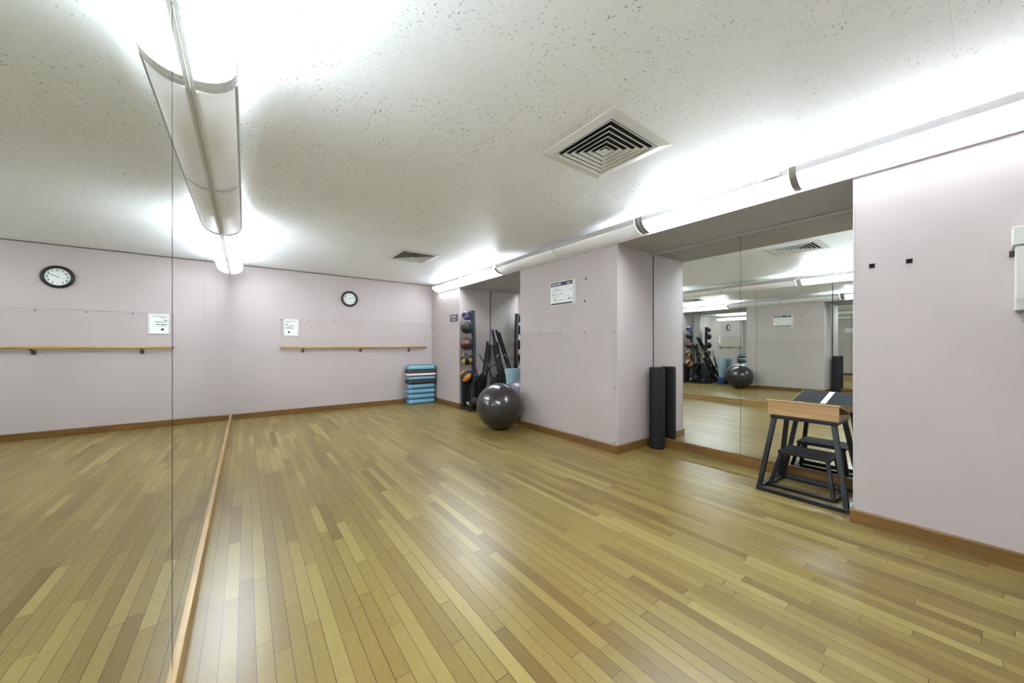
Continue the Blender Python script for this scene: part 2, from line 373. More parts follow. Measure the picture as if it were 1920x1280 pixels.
def text(s, size, name, m, parent, loc, rot, bold=0, align='LEFT', ext=.0004):
    cu = bpy.data.curves.new(name, 'FONT'); cu.body = s; cu.size = size; cu.extrude = ext; cu.offset = bold; cu.align_x = align
    t = bpy.data.objects.new(name, cu); COL.objects.link(t)
    bpy.context.view_layer.update()
    dg = bpy.context.evaluated_depsgraph_get(); me = bpy.data.meshes.new_from_object(t.evaluated_get(dg))
    bpy.data.objects.remove(t); me.materials.clear(); me.materials.append(m)
    o = bpy.data.objects.new(name, me); COL.objects.link(o); o.location = loc; o.rotation_euler = rot; o.parent = parent
    return o

# ------------------------------------------------------------------ room shell
struct(MB().box(XM-.13, 4.25, YB-.1, YF+.1, -.1, 0).build('floor', M['floor']))
struct(MB().box(XM-.13, 4.25, YB-.1, YF+.1, H, H+.1).build('ceiling', M['ceiling']))
struct(MB().box(XM-.13, XM-.03, YB, YF, 0, H).build('wall_left', M['wall']))
struct(MB().box(XM-.13, XR+.9, YF, YF+.1, 0, H).build('wall_back', M['wall']))
struct(MB().box(XM-.13, XR+.9, YB-.1, YB, 0, H).build('wall_front', M['wall']))
wr = MB()
wr.box(XR, 4.2, YB, N2[0], 0, H)                 # near pier
wr.box(XR, 4.2, N2[1], N1[0], 0, H)              # middle pier
wr.box(XR, 4.2, N1[1], YF, 0, H)                 # far pier
wr.box(XN+.02, 4.2, N2[0], N2[1], 0, H); wr.box(XN+.02, 4.2, N1[0], N1[1], 0, H)
struct(wr.build('wall_right', M['wall']))
for i, (a, b) in enumerate((N2, N1)):
    sf = MB().box(XR-.002, XN+.02, a, b, ZS, H-.001)
    struct(sf.build('ceiling_soffit', M['soffit']))
# fascia strip under the right light cove and a dark strip that draws the shadow line under the ceiling
struct(MB().box(XR-.017, XR+.002, YB, 7.12, ZS+.001, ZS+.024).build('trim_1', M['corner']))
struct(MB().box(XM-.03, XR, YF-.006, YF, H-.012, H-.001).build('trim_2', M['iron']))  # dark colour stands in for the shadow along the wall top
# header strips above the niche mirrors
struct(MB().box(XN-.018, XN+.02, N2[0], N2[1], ZS-.022, ZS).build('trim_3', M['soffit'], bevel=.002))
struct(MB().box(XN-.018, XN+.02, N1[0], N1[1], ZS-.022, ZS).build('trim_4', M['soffit'], bevel=.002))
# painted corner beads at the niche corners
k = 5
for y in (N2[0]-.004, N2[1]-.004, N1[0]-.004, N1[1]-.004):
    struct(MB().box(XR-.002, XR+.004, y, y+.008, .105, ZS).build('trim_%d' % k, M['corner'], bevel=.001)); k += 1
# baseboards (height .095, thickness .018)
BH, BT = .095, .018
def bprof(x, s): return [(x, .0005), (x, BH), (x-s*BT*.55, BH), (x-s*BT, BH-.008), (x-s*BT, .0005)]
bb = MB()
bb.prism(bprof(XR, 1), 1, YB, N2[0]+BT); bb.prism(bprof(XR, 1), 1, N2[1]-BT, N1[0]+BT); bb.prism(bprof(XR, 1), 1, N1[1]-BT, YF)
struct(bb.build('baseboard_right', M['base']))
bb = MB().prism([(YF, .0005), (YF, BH), (YF-BT*.55, BH), (YF-BT, BH-.008), (YF-BT, .0005)], 0, XM+.02, XR-BT)
struct(bb.build('baseboard_back', M['basex']))
bn = MB()
for (a, s) in ((N2[1], -1), (N2[0], 1), (N1[1], -1), (N1[0], 1)):
    bn.prism([(a, .0005), (a, BH), (a+s*BT*.55, BH), (a+s*BT, BH-.008), (a+s*BT, .0005)], 0, XR, XN-.02)
struct(bn.build('baseboard_niche_sides', M['basex']))
bn = MB()
for (a, b) in (N1, N2): bn.box(XN-.022, XN+.02, a, b, .0005, .103)
struct(bn.build('baseboard_niche_backs', M['base'], bevel=.002))
# ledge board the wall of mirrors stands on
struct(MB().box(XM-.03, XM+.0125, YB, YF-.001, .0005, .108).build('baseboard_left', M['ledge'], bevel=.002))
# thin dark channels where the niche mirrors meet the side walls
struct(MB().box(XN-.007, XN, N1[1]-.006, N1[1], .104, ZS-.022).build('trim_9', M['darkgap']))
struct(MB().box(XN-.007, XN, N2[1]-.004, N2[1], .104, ZS-.022).build('trim_11', M['darkgap']))
# dark board behind the mirrors (shows in the joints)
struct(MB().box(XM-.03, XM-.0065, YB, YF-.001, .109, H-.004).build('wall_mirror_backing', M['darkgap']))

# ------------------------------------------------------------------ mirrors
def mirror_left(y0, y1, lab):
    o = MB().box(XM-.006, XM, y0, y1, .1095, H-.006).build('mirror_panel', M['mirror'])
    return tag(o, lab, 'mirror', 'wall of mirrors on the left')
seams = [-1.749, -.70, .45, 1.617, 2.785, 3.914, 5.08, 6.24, 7.418]
gaps = [0, .002, .002, .013, .004, .004, .0012, .0012, 0]
labs = ['frameless mirror panel of the left wall behind the camera beside the near wall',
        'frameless mirror panel of the left wall level with the camera back',
        'nearest visible frameless mirror panel, left of the thick dark joint, reflecting clock and barre',
        'frameless mirror panel just right of the thick dark joint in the left wall',
        'frameless mirror panel third along the left wall, very narrow in view',
        'frameless mirror panel right of the dark joint that starts under the ceiling light',
        'frameless mirror panel second from the far corner of the left wall',
        'last frameless mirror panel touching the far clock wall corner']
for i in range(8):
    mirror_left(seams[i]+gaps[i]/2, seams[i+1]-gaps[i+1]/2, labs[i])
for (a, b, lab) in ((N2[0]+.002, 1.4975, 'tall niche mirror panel behind the black plyo boxes'),
                    (1.5005, N2[1]-.004, 'tall niche mirror panel beside the standing black foam roller'),
                    (N1[0]+.002, N1[1]-.006, 'mirror panel at the back of the far niche behind the medicine ball rack')):
    o = MB().box(XN, XN+.006, a, b, .1045, ZS-.023).build('niche_mirror', M['mirror'])
    tag(o, lab, 'mirror', 'mirrors at the back of the niches')

for (a, b) in (N1, N2):
    struct(MB().box(XN+.0068, XN+.0195, a, b, .104, ZS-.0225).build('wall_mirror_backing', M['darkgap']))

# ------------------------------------------------------------------ ceiling light fixtures
PROF = [(.004, 2.362), (.03, 2.362), (.062, 2.367), (.092, 2.379), (.119, 2.397), (.142, 2.420), (.155, 2.444)]
def fixture(side, y0, y1, lit, lab, jstyle):
    """side +1: right wall, mounted on x=XR facing -x; side -1: left, mounted on the mirror facing +x"""
    X0 = XR if side > 0 else XM+.001
    dz = 0.0125 if side > 0 else -.018
    fx = lambda d: X0-side*d
    t = thing('linear_wall_light', lab, 'light fixture', (X0, y0, 2.4+dz), 'linear fluorescent wall lights under the ceiling')
    inv = lambda mb, name, m, par=t, **k: mk(mb, name, m, par, **k)
    def mk(mb, name, m, par, **k):
        mb.v = [(a-X0, b-y0, c-2.4-dz) for a, b, c in mb.v]
        return mb.build(name, m, par, **k)
    out = [(fx(d), z+dz) for d, z in PROF]
    th = .003
    inn = [(fx(max(d-.5*th, .004)), z+dz+th) for d, z in PROF]
    mb = MB(); n = len(out); a, b = y0+.004, y1-.004
    v = [(x, a, z) for x, z in out]+[(x, b, z) for x, z in out]+[(x, a, z) for x, z in inn]+[(x, b, z) for x, z in inn]
    f = []
    for i in range(n-1):
        f += [(i, i+1, n+i+1, n+i), (2*n+i, 3*n+i, 3*n+i+1, 2*n+i+1)]
    f += [(0, n, 3*n, 2*n), (n-1, 3*n-1, 4*n-1, 2*n-1)]
    f += [(i, 2*n+i, 2*n+i+1, i+1) for i in range(n-1)]+[(n+i, n+i+1, 3*n+i+1, 3*n+i) for i in range(n-1)]
    mb.add(v, f, True); inv(mb, 'lens', (M['lens_dim'] if jstyle == 'end' or (side > 0 and y0 < 0) else M['lens']) if lit else M['blank'])
    # top rail (lip)
    x1, x2 = fx(.154), fx(.166)
    mb = MB().prism([(x1, 2.442+dz), (fx(.162), 2.444+dz), (x2, 2.490+dz), (fx(.160), 2.490+dz)], 1, a, b); inv(mb, 'top_rail', M['lip'])
    # bottom rail against the wall
    mb = MB().box(*sorted((fx(0), fx(.016))), y0, y1+{'double': .082, 'wide': .04, 'pale': .022, 'dark': .046, 'thin': .034, 'end': 0}[jstyle], 2.352+dz, 2.3615+dz); inv(mb, 'bottom_rail', M['railgrey'] if side < 0 else M['black'])
    # back plate
    mb = MB().box(*sorted((fx(0), fx(.003))), a, b, 2.364+dz, 2.475+dz); inv(mb, 'back_plate', M['white'])
    if lit:
        mb = MB().tube([(fx(.070), y0+.03, 2.475+dz), (fx(.070), y1-(.26 if jstyle == 'end' else .03), 2.475+dz)], .013, 12); tb = inv(mb, 'fluorescent_tube', M['tube'])
        for yy in (y0+.012, y1-(.258 if jstyle == 'end' else .030)):
            mb = MB().box(*sorted((fx(.055), fx(.095))), yy, yy+.018, 2.44+dz, 2.489+dz); inv(mb, 'lamp_holder', M['white'])
    # ribs over the end of the fixture
    def rib(ya, yb, m, off=.0025):
        q = MB(); p = [(fx(d+off*.6), z+dz-off) for d, z in PROF]
        top = [(fx(.168), 2.489+dz)]
        p = p+top if off > .003 else p
        i2 = [(fx(d-.001), z+dz+.001) for d, z in (PROF+([(.164, 2.489)] if off > .003 else []))]
        m_ = len(p); v = [(x, ya, z) for x, z in p]+[(x, yb, z) for x, z in p]+[(x, ya, z) for x, z in i2]+[(x, yb, z) for x, z in i2]
        f = []
        for i in range(m_-1):
            f += [(i, i+1, m_+i+1, m_+i), (2*m_+i, 3*m_+i, 3*m_+i+1, 2*m_+i+1), (i, 2*m_+i, 2*m_+i+1, i+1), (m_+i, m_+i+1, 3*m_+i+1, 3*m_+i)]
        f += [(0, m_, 3*m_, 2*m_), (m_-1, 3*m_-1, 4*m_-1, 2*m_-1)]
        q.add(v, f, False); inv(q, 'joint_cover', m)
    J = M['joint'] if side > 0 else M['jointl']
    if jstyle == 'double':
        rib(y1-.004, y1+.034, J, .0035); rib(y1+.034, y1+.038, M['jointlight'], .0045); rib(y1+.038, y1+.078, J, .0035)
    elif jstyle == 'wide': rib(y1-.004, y1+.040, J, .0035)
    elif jstyle == 'pale': rib(y1-.002, y1+.022, M['jointlight'])
    elif jstyle == 'dark': rib(y1-.004, y1+.044, J)
    elif jstyle == 'thin': rib(y1-.002, y1+.034, J)
    elif jstyle == 'end':
        q = MB().prism([(x, z) for x, z in out]+[(fx(.166), 2.49+dz), (fx(.004), 2.475+dz)], 1, y1-.003, y1+.006); inv(q, 'end_cap', J)
    return t
fixture(1, -1.66, -.44, False, 'unlit linear light on the right wall behind the camera', 'wide')
fixture(1, -.40, .822, True, 'lit linear light at the right edge, over the two black wall plates', 'wide')
fixture(1, .862, 2.063, True, 'bright linear light over the niche with the plyo boxes', 'double')
fixture(1, 2.145, 3.345, False, 'unlit grey linear light just left of the double joint over the foam rollers', 'pale')
fixture(1, 3.367, 4.668, False, 'unlit grey linear light over the poster, between pale joint and dark joint', 'dark')
fixture(1, 4.714, 5.768, True, 'lit linear light over the medicine ball rack niche', 'thin')
fixture(1, 5.802, 7.06, True, 'lit linear light ending near the far right corner', 'end')
fixture(-1, -1.66, -.44, False, 'unlit linear light on the mirror wall behind the camera', 'wide')
fixture(-1, -.40, .80, True, 'lit linear light on the mirror wall overhead beside the camera', 'wide')
fixture(-1, .84, 2.03, True, 'bright linear light on the mirror wall at the top of the picture', 'double')
fixture(-1, 2.112, 3.385, False, 'unlit white linear light on the mirror wall just past the double joint', 'pale')
fixture(-1, 3.407, 4.668, False, 'unlit grey linear light on the mirror wall past the pale joint', 'dark')
fixture(-1, 4.714, 5.83, True, 'lit linear light on the mirror wall, second from its far end', 'thin')
fixture(-1, 5.866, 7.10, True, 'lit linear light on the mirror wall, last before the clock wall', 'end')
o = MB().box(3.138, 3.158, .915, 1.02, 2.468, 2.508).build('light_clip', M['yellowed'], bevel=.003)
tag(o, 'small yellowed clip hanging on the rail of the right wall light', 'clip')

# ------------------------------------------------------------------ ceiling diffusers
def diffuser(cx, cy, w, h, lab):
    t = thing('ceiling_diffuser', lab, 'air vent', (cx, cy, H), 'square louvred ceiling diffusers')
    hw, hh = w/2, h/2
    def ring(a, b, za, zb, th=.0015):
        # a,b outer and inner inset (fraction 0..1 of half size), za,zb heights below ceiling
        q = MB()
        def c(f, z): return [(-hw*f, -hh*f, z), (hw*f, -hh*f, z), (hw*f, hh*f, z), (-hw*f, hh*f, z)]
        A, B, A2, B2 = c(a, za), c(b, zb), c(a, za+th), c(b, zb+th)
        v = A+B+A2+B2; f = []
        for i in range(4):
            j = (i+1) % 4
            f += [(i, j, 4+j, 4+i), (8+i, 12+i, 12+j, 8+j), (i, 8+i, 8+j, j), (4+i, 4+j, 12+j, 12+i)]
        return q.add(v, f)
    fr = ring(1.0, .80, -.0015, -.0105, .002); fr.build('frame', M['vent'], t)
    MB().box(-hw*.86, hw*.86, -hh*.86, hh*.86, -.0012, -.0006).build('duct_opening', M['duct'], t)
    n = 6
    for i in range(n):
        f0 = .80-.128*i
        # each cone flares outwards and down: inner top hidden, outer lower edge visible
        ring(f0-.018, f0-.075, -.013, -.0035, .0012).build('louvre', M['vent'], t)
        ring(f0-.010, f0-.022, -.0135, -.0125, .0012).build('louvre_lip', M['vent'], t)
    MB().box(-hw*.085, hw*.085, -hh*.085, hh*.085, -.014, -.0125).build('centre_plate', M['vent'], t)
    return t
diffuser(1.982, 1.576, .62, .62, 'large white square ceiling diffuser near the right wall light')
diffuser(2.03, 5.20, .62, .68, 'smaller looking far ceiling diffuser with black slots above the clock wall')

# ------------------------------------------------------------------ clock
t = thing('wall_clock', 'round black rimmed wall clock with white face above the barre', 'clock', (1.612, YF-.001, 2.128))
rx = Matrix.Rotation(PI/2, 4, 'X')
MB().lathe([(.146, 0), (.150, .012), (.148, .030), (.138, .038), (.118, .034), (.112, .018)], n=48, mx=rx, caps=False).build('rim', M['blackpl'], t)
MB().lathe([(.116, .004), (.116, .012)], n=48, mx=rx).build('face', M['paper'], t)
for k_ in range(1, 13):
    a = PI/2-2*PI*k_/12; s_ = str(k_)
    text(s_, .031, 'numeral', M['ink'], t, (.091*math.cos(a)*.98, -.0135, .091*math.sin(a)*.98-.010), (PI/2, 0, 0), .0012, 'CENTER')
def hand(ang, L, wd, nm, y):
    a = math.radians(90-ang); d = Vector((math.cos(a), 0, math.sin(a))); nrm = Vector((-d.z, 0, d.x))
    p = [d*-.018+nrm*wd, d*-.018-nrm*wd, d*L-nrm*wd*.5, d*L+nrm*wd*.5]
    MB().add([(q.x, y, q.z) for q in p]+[(q.x, y-.0012, q.z) for q in p], [(0, 1, 2, 3), (7, 6, 5, 4), (0, 4, 5, 1), (1, 5, 6, 2), (2, 6, 7, 3), (3, 7, 4, 0)]).build(nm, M['ink'], t)
hand(64, .062, .0042, 'hour_hand', -.0145); hand(67, .092, .0028, 'minute_hand', -.0165)

# ------------------------------------------------------------------ barre, acrylic and sign on the far wall
t = thing('ballet_barre', 'long oak ballet barre on the wall below the clock', 'barre', (1.82, YF, 1.19))
MB().tube([(-1.335, -.075, 0), (1.335, -.075, 0)], .0215, 20).build('rail', M['barre'], t)
for x in (-1.345, 1.335): MB().tube([(x, -.075, 0), (x+.010, -.075, 0)], .0222, 20).build('end_cap', M['chrome'], t)
for x in (.825-1.82, 1.815-1.82, 2.79-1.82):
    b = MB().tube([(x, -.075, -.018), (x, -.072, -.045), (x, -.05, -.062), (x, -.006, -.064)], .0065, 10)
    b.box(x-.022, x+.022, -.088, -.062, -.026, -.019); br = b.build('bracket', M['iron'], t)
    q = MB().box(x-.02, x+.02, -.007, 0, -.095, -.035).build('wall_plate', M['iron'], br, bevel=.001)
t = thing('acrylic_guard', 'clear acrylic wall guard screwed above the oak barre', 'wall guard', (0, YF, 0))
MB().box(.485, 3.16, -.005, -.001, 1.17, 1.700).build('sheet', M['clear'], t)
MB().box(.485, 3.16, -.0058, -.001, 1.6995, 1.7022).build('top_edge', M['corner'], t)
for x in (.484, 3.159): MB().box(x, x+.002, -.0058, -.001, 1.17, 1.70).build('side_edge', M['corner'], t)
for x in (.50, .92, 1.36, 1.802, 2.242, 2.682, 3.10): MB().lathe([(.0, .0), (.0085, .0), (.0085, .003), (.004, .0055)], n=12, mx=Matrix.Translation((x, -.005, 1.676)) @ rx).build('screw', M['iron'], t)
t = thing('notice_sign', 'white notice in a clear holder at the left end of the acrylic', 'sign', (.535, YF-.0065, 1.39))
MB().box(0, .235, -.003, 0, 0, .305).build('holder', M['dispw'], t, bevel=.001)
MB().box(.012, .208, -.0042, -.0032, .012, .290).build('page', M['paper'], t)
for s_, z, sz, bo in (('PLEASE WIPE DOWN ALL', .264, .0155, .0006), ('EQUIPMENT', .240, .0155, .0003), ('DRY', .203, .0215, .0014), ('THE EQUIPMENT', .178, .0195, .0006), ('THANK YOU,', .141, .0215, .0014), ('MANAGEMENT', .116, .0175, .0)):
    text(s_, sz*.98, 'lettering', M['ink'], t, (.022, -.0050, z-.006), (PI/2, 0, 0), bo)
MB().lathe([(0, 0), (.017, 0), (.017, .001), (0, .001)], n=24, mx=Matrix.Translation((.075, -.0043, .068)) @ rx).build('emblem', M['ink'], t)
text('fitness', .013, 'lettering', M['palefig'], t, (.099, -.0050, .064), (PI/2, 0, 0))

# ------------------------------------------------------------------ acrylic guard, poster, holes on the middle pier
t = thing('acrylic_guard', 'clear acrylic guard covering the lower half of the pier beside the ball', 'wall guard', (XR, 0, 0))
MB().box(-.005, -.001, 2.488, 3.555, .098, 1.395).build('sheet', M['clear'], t)
MB().box(-.005, -.001, 3.557, 4.21, .098, 1.400).build('sheet', M['clear'], t)
MB().box(-.0056, -.001, 2.488, 4.21, 1.3965, 1.3985).build('top_edge', M['corner'], t)
MB().box(-.0056, -.001, 2.486, 2.488, .10, 1.397).build('side_edge', M['corner'], t)
ry = Matrix.Rotation(-PI/2, 4, 'Y')
for y, z in ((4.183, 1.385), (4.19, .765), (3.789, 1.379), (3.368, 1.377), (2.944, 1.374), (2.511, 1.372), (2.507, .743), (2.507, .117), (2.91, .123), (3.338, .125), (3.76, .126)):
    MB().lathe([(.0, .0), (.0075, .0), (.0075, .003), (.004, .0055)], n=12, mx=Matrix.Translation((-.005, y, z)) @ ry).build('screw', M['iron'], t)
t = thing('exercise_poster', 'laminated exercise chart with navy header on the pier', 'poster', (XR-.001, 3.55, 1.755))
# local: y runs towards -y in the room (to the right in the picture)
def pst(a, b, c, d, nm, m, x=-.0022, dx=.0008):
    return MB().box(x-dx, x, -b, -a, c, d).build(nm, m, t)
MB().box(-.0020, 0, -.455, .012, -.006, .309).build('laminate', M['dispw'], t)
pst(0, .405, .002, .300, 'page', M['paper'])
pst(.004, .400, .248, .297, 'header_band', M['navy'], -.0031)
pst(.004, .400, .004, .024, 'footer_band', M['figure'], -.0031)
text('YOGA POSES', .030, 'title', M['paper'], t, (-.0042, -.02, .261), (PI/2, 0, -PI/2), .0008)
text('BASICS', .022, 'title', M['paper'], t, (-.0042, -.30, .263), (PI/2, 0, -PI/2), .0004)
def figure(y, z, m, s=1.0, kind=0):
    q = MB(); x = -.0034
    def blob(yy, zz, r, e=1.0):
        n = 10; q.add([(x, -(y+yy)+r*math.cos(2*PI*i/n), z+zz+r*e*math.sin(2*PI*i/n)) for i in range(n)]+[(x-.0004, -(y+yy)+r*math.cos(2*PI*i/n), z+zz+r*e*math.sin(2*PI*i/n)) for i in range(n)],
                     [tuple(range(n)), tuple(range(2*n-1, n-1, -1))]+[(i, n+i, n+(i+1) % n, (i+1) % n) for i in range(n)])
    blob(0, .010*s, .0045*s); blob(0, 0, .007*s, 1.1)
    if kind == 0: blob(.006*s, -.010*s, .006*s, .6); blob(-.006*s, -.010*s, .006*s, .6)
    elif kind == 1: blob(.009*s, -.004*s, .009*s, .4)
    else: blob(0, -.011*s, .004*s, 1.6)
    q.build('figure', m, t)
r_ = random.Random(3)
for i in range(4):
    for j in range(2): figure(.045+.052*i, .195-.055*j, M['figure'] if (i+j) % 3 else M['palefig'], 1.0, (i+j) % 3)
for i in range(3): figure(.270+.05*i, .185, M['palefig'] if i < 2 else M['figure'], .9, i)
for i in range(2): figure(.335+.038*i, .07, M['figure'], 1.1, i)
figure(.085, .07, M['figure'], 1.3, 1)
for a, z in ((.04, .222), (.26, .222), (.26, .105), (.04, .105), (.13, .06), (.13, .05), (.2, .06)):
    pst(a, a+.10, z, z+.004, 'caption', M['palefig'], -.0031, .0004)
for y, z, lab in ((2.930, 2.031, 'upper small round black hole in the pier right of the poster'), (2.948, 1.760, 'lower small round black hole in the pier right of the poster')):
    o = MB().lathe([(0, 0), (.0115, 0), (.0115, .0015), (.007, .002), (0, .0005)], n=16, mx=Matrix.Translation((XR, y, z)) @ ry).build('anchor_hole', M['hole'])
    tag(o, lab, 'hole', 'black anchor holes beside the poster')
# black plates on the near right wall
for y, lab in ((.452, 'black square wall plate nearer the niche corner'), (.286, 'black square wall plate farther right, nearer the dispenser')):
    o = MB().box(XR-.003, XR, y-.0135, y+.0135, 1.722, 1.750).build('wall_plate', M['hole'])
    tag(o, lab, 'wall plate', 'black square plates on the right wall')
struct(MB().box(XR-.0006, XR+.001, .315, .392, 1.2132, 1.2155).box(XR-.0006, XR+.001, .336, .352, 1.2105, 1.2165).build('trim_10', M['scuff']))
# plaque on the far pier
t = thing('room_plaque', 'small charcoal room plaque with two lines of pale lettering on the far pier', 'sign', (XR, 6.365, 1.77))
MB().box(-.005, 0, -.16, .16, -.07, .07).build('plate', M['plaque'], t, bevel=.001)
text('EXERCISE', .054, 'lettering', M['plaquetext'], t, (-.0056, .130, .010), (PI/2, 0, -PI/2), .0006)
text('ROOM', .046, 'lettering', M['plaquetext'], t, (-.0056, .072, -.050), (PI/2, 0, -PI/2), .0006)
# wipes dispenser at the right edge
t = thing('wipes_dispenser', 'ivory plastic wipes dispenser with grey base at the right picture edge', 'dispenser', (XR, -.088, 1.39))
def disp(prof, ya, yb, nm, m): return MB().prism(prof, 1, ya, yb).build(nm, m, t, bevel=.004)
disp([(0, .0), (-.12, .0), (-.135, .06), (-.14, .33), (0, .33)], -.26, -.005, 'body', M['dispw'])
disp([(0, .335), (-.15, .335), (-.14, .43), (0, .44)], -.275, .004, 'lid', M['dispw'])
disp([(0, -.06), (-.10, -.06), (-.10, -.002), (0, -.002)], -.24, -.03, 'tray', M['dispg'])
MB().box(-.07, -.03, -.004, .012, .29, .32).build('latch', M['blackpl'], t, bevel=.003)

# ------------------------------------------------------------------ step platforms in the far corner
SX, SY = 2.995, 7.255
def step(z, h, m, lab, L=.60, D=.27, dx=0, dy=0, rot=0, mattop=False, taper=.030):
    t = thing('step_platform', lab, 'step platform', (SX+dx, SY+dy, z), 'step platforms stacked in the far corner', (0, 0, rot))
    a, b = L/2, D/2; c = .055; h = h*1.07
    def octo(s): return [(-a+s, -b+c), (-a+c, -b+s), (a-c, -b+s), (a-s, -b+c), (a-s, b-c), (a-c, b-s), (-a+c, b-s), (-a+s, b-c)]
    rings = [(0, taper*.8), (h*.12, taper*.3), (h*.25, 0), (h*.50, 0), (h*.92, taper*.85), (h, taper+.010)]
    v = [(x, y, zz) for zz, s_ in rings for x, y in octo(s_)]; hi = octo(taper+.012)
    f = [tuple(reversed(range(8))), tuple(range(40, 48))]
    for k_ in range(5):
        for i in range(8):
            j = (i+1) % 8; f.append((k_*8+i, k_*8+j, k_*8+8+j, k_*8+8+i))
    MB().add(v, f).build('body', m, t, bevel=.007, seg=3)
    if mattop:
        hi2 = octo(taper+.03)
        MB().prism(hi2, 2, h+.0002, h+.004).build('grip_mat', M['grip'], t)
    return t
z = .0005
for i, (h, m, lab, kw) in enumerate([
    (.094, 'teal', 'teal step platform at the bottom of the stack on the floor', dict()),
    (.094, 'teal', 'teal step platform second from the bottom of the stack', dict(dx=.004)),
    (.094, 'teal', 'teal step platform third from the bottom of the stack', dict(dx=.006, dy=.003)),
    (.094, 'teal', 'teal step platform directly under the lower charcoal step', dict(dx=-.006)),
    (.060, 'stepdark', 'lower charcoal step platform between two teal ones', dict(L=.63, D=.285, taper=.008)),
    (.082, 'teal2', 'single teal step platform between charcoal step and pale pink step', dict(L=.61, dx=.004)),
    (.044, 'steppink', 'thin pale pink step platform in the upper stack', dict(L=.64, D=.29, taper=.006)),
    (.052, 'stepdark', 'upper charcoal step platform under the topmost teal step', dict(L=.63, D=.285, taper=.008)),
    (.094, 'teal2', 'aqua step platform with dark mat on top of the whole stack', dict(L=.62, mattop=True))]):
    step(z, h, M[m], lab, **kw); z += h*1.07+.006+(.004 if i == 3 else 0)

# ------------------------------------------------------------------ big exercise ball
def ball(name, c, r, m, lab, cat='exercise ball', ribs=True):
    t = thing(name, lab, cat, (c[0], c[1], c[2]))
    n = 64; prof = []
    for i in range(n+1):
        a = -PI/2+PI*i/n; rr = r
        if ribs:
            u = abs(math.sin(a))
            if u < .93: rr = r*(1-.0016*(.5+.5*math.cos(a*46)))
        prof.append((max(rr*math.cos(a), 0), rr*math.sin(a)))
    MB().lathe(prof, n=72).build('shell', m, t)
    pg = MB().lathe([(0, -.004), (.012, -.004), (.014, .002), (.006, .005), (0, .005)], n=16, mx=Matrix.Translation((0, -r*math.cos(.3)*.999, r*math.sin(.3))) @ Matrix.Rotation(PI/2-.3, 4, 'X')).build('valve_plug', m, t)
    t.rotation_euler = (0, 0, 2.4)
    return t
ball('exercise_ball', (2.965, 4.262, .336), .335, M['ball'], 'large glossy charcoal exercise ball on the floor against the pier')
ball('exercise_ball', (3.665, 4.60, .336), .335, M['ballp'], 'purple grey exercise ball half hidden in the far niche behind the charcoal one')

# ------------------------------------------------------------------ foam roller
o = thing('foam_roller', 'tall black foam roller standing in the near niche corner', 'foam roller', (3.915, 2.345, 0))
MB().lathe([(.02, .001), (.078, .001), (.086, .010), (.087, .03), (.087, .93), (.085, .948), (.078, .955), (.022, .955)], n=40).build('foam_body', M['foam'], o)
MB().lathe([(.019, .9555), (.024, .9555), (.024, .957), (.019, .957)], n=24).build('core_ring', M['blackpl'], o)

# ------------------------------------------------------------------ plyo boxes
def plyo(name, lab, lo, hi, zt, loc, tube=.016, th=.03):
    """lo, hi: (x0,x1,y0,y1) of base frame and of the top"""
    t = thing(name, lab, 'plyo box', loc, 'black steel plyo boxes')
    L = [(lo[0], lo[2]), (lo[1], lo[2]), (lo[1], lo[3]), (lo[0], lo[3])]; Hh = [(hi[0], hi[2]), (hi[1], hi[2]), (hi[1], hi[3]), (hi[0], hi[3])]
    ox, oy = loc[0], loc[1]
    zb = zt-th
    def bar(p, q, w, nm):
        p, q = Vector(p), Vector(q); d = (q-p).normalized(); s = d.cross(Vector((0, 0, 1)))
        if s.length < .01: s = Vector((1, 0, 0))
        s.normalize(); u = s.cross(d)
        v = [e+s*a*w+u*b*w for e in (p, q) for a, b in ((-1, -1), (1, -1), (1, 1), (-1, 1))]
        MB().add([(x-ox, y-oy, z_) for x, y, z_ in v], [(0, 1, 2, 3), (7, 6, 5, 4)]+[(i, 4+i, 4+(i+1) % 4, (i+1) % 4) for i in range(4)]).build(nm, M['black'], t, bevel=.003)
    def leg(a, b, w):
        # square tube, cut flat at both ends
        v = [(a[0]+i*w, a[1]+j*w, .002) for i, j in ((-1, -1), (1, -1), (1, 1), (-1, 1))]+[(b[0]+i*w, b[1]+j*w, zb-.0005) for i, j in ((-1, -1), (1, -1), (1, 1), (-1, 1))]
        MB().add([(x-ox, y-oy, z_) for x, y, z_ in v], [(3, 2, 1, 0), (4, 5, 6, 7)]+[(i, (i+1) % 4, 4+(i+1) % 4, 4+i) for i in range(4)]).build('leg', M['black'], t, bevel=.003)
    for i in range(4):
        j = (i+1) % 4; bar((L[i][0], L[i][1], tube+.001), (L[j][0], L[j][1], tube+.001), tube, 'base_rail')
        leg(L[i], Hh[i], tube*1.05)
    e = tube+.006
    MB().box(hi[0]-e-ox, hi[1]+e-ox, hi[2]-e-oy, hi[3]+e-oy, zb, zt-.004).build('top_frame', M['black'], t, bevel=.003)
    MB().box(hi[0]-e+.004-ox, hi[1]+e-.004-ox, hi[2]-e+.004-oy, hi[3]+e-.004-oy, zt-.0035, zt).build('grip_top', M['grip'], t, bevel=.001)
    return t
plyo('plyo_box', 'taller black steel plyo box carrying the wooden slant board', (3.457, 3.985, .595, 1.148), (3.555, 3.885, .685, 1.065), .633, (3.72, .87, 0))
plyo('plyo_box', 'shorter black plyo box nested under the taller one', (3.622, 3.950, .70, 1.118), (3.665, 3.905, .745, 1.050), .318, (3.78, .9, .0), tube=.013, th=.028)

# ------------------------------------------------------------------ slant board on the tall box
t = thing('slant_board', 'birch slant board with black grip top lying on the taller plyo box', 'slant board', (3.54, .87, .6335))
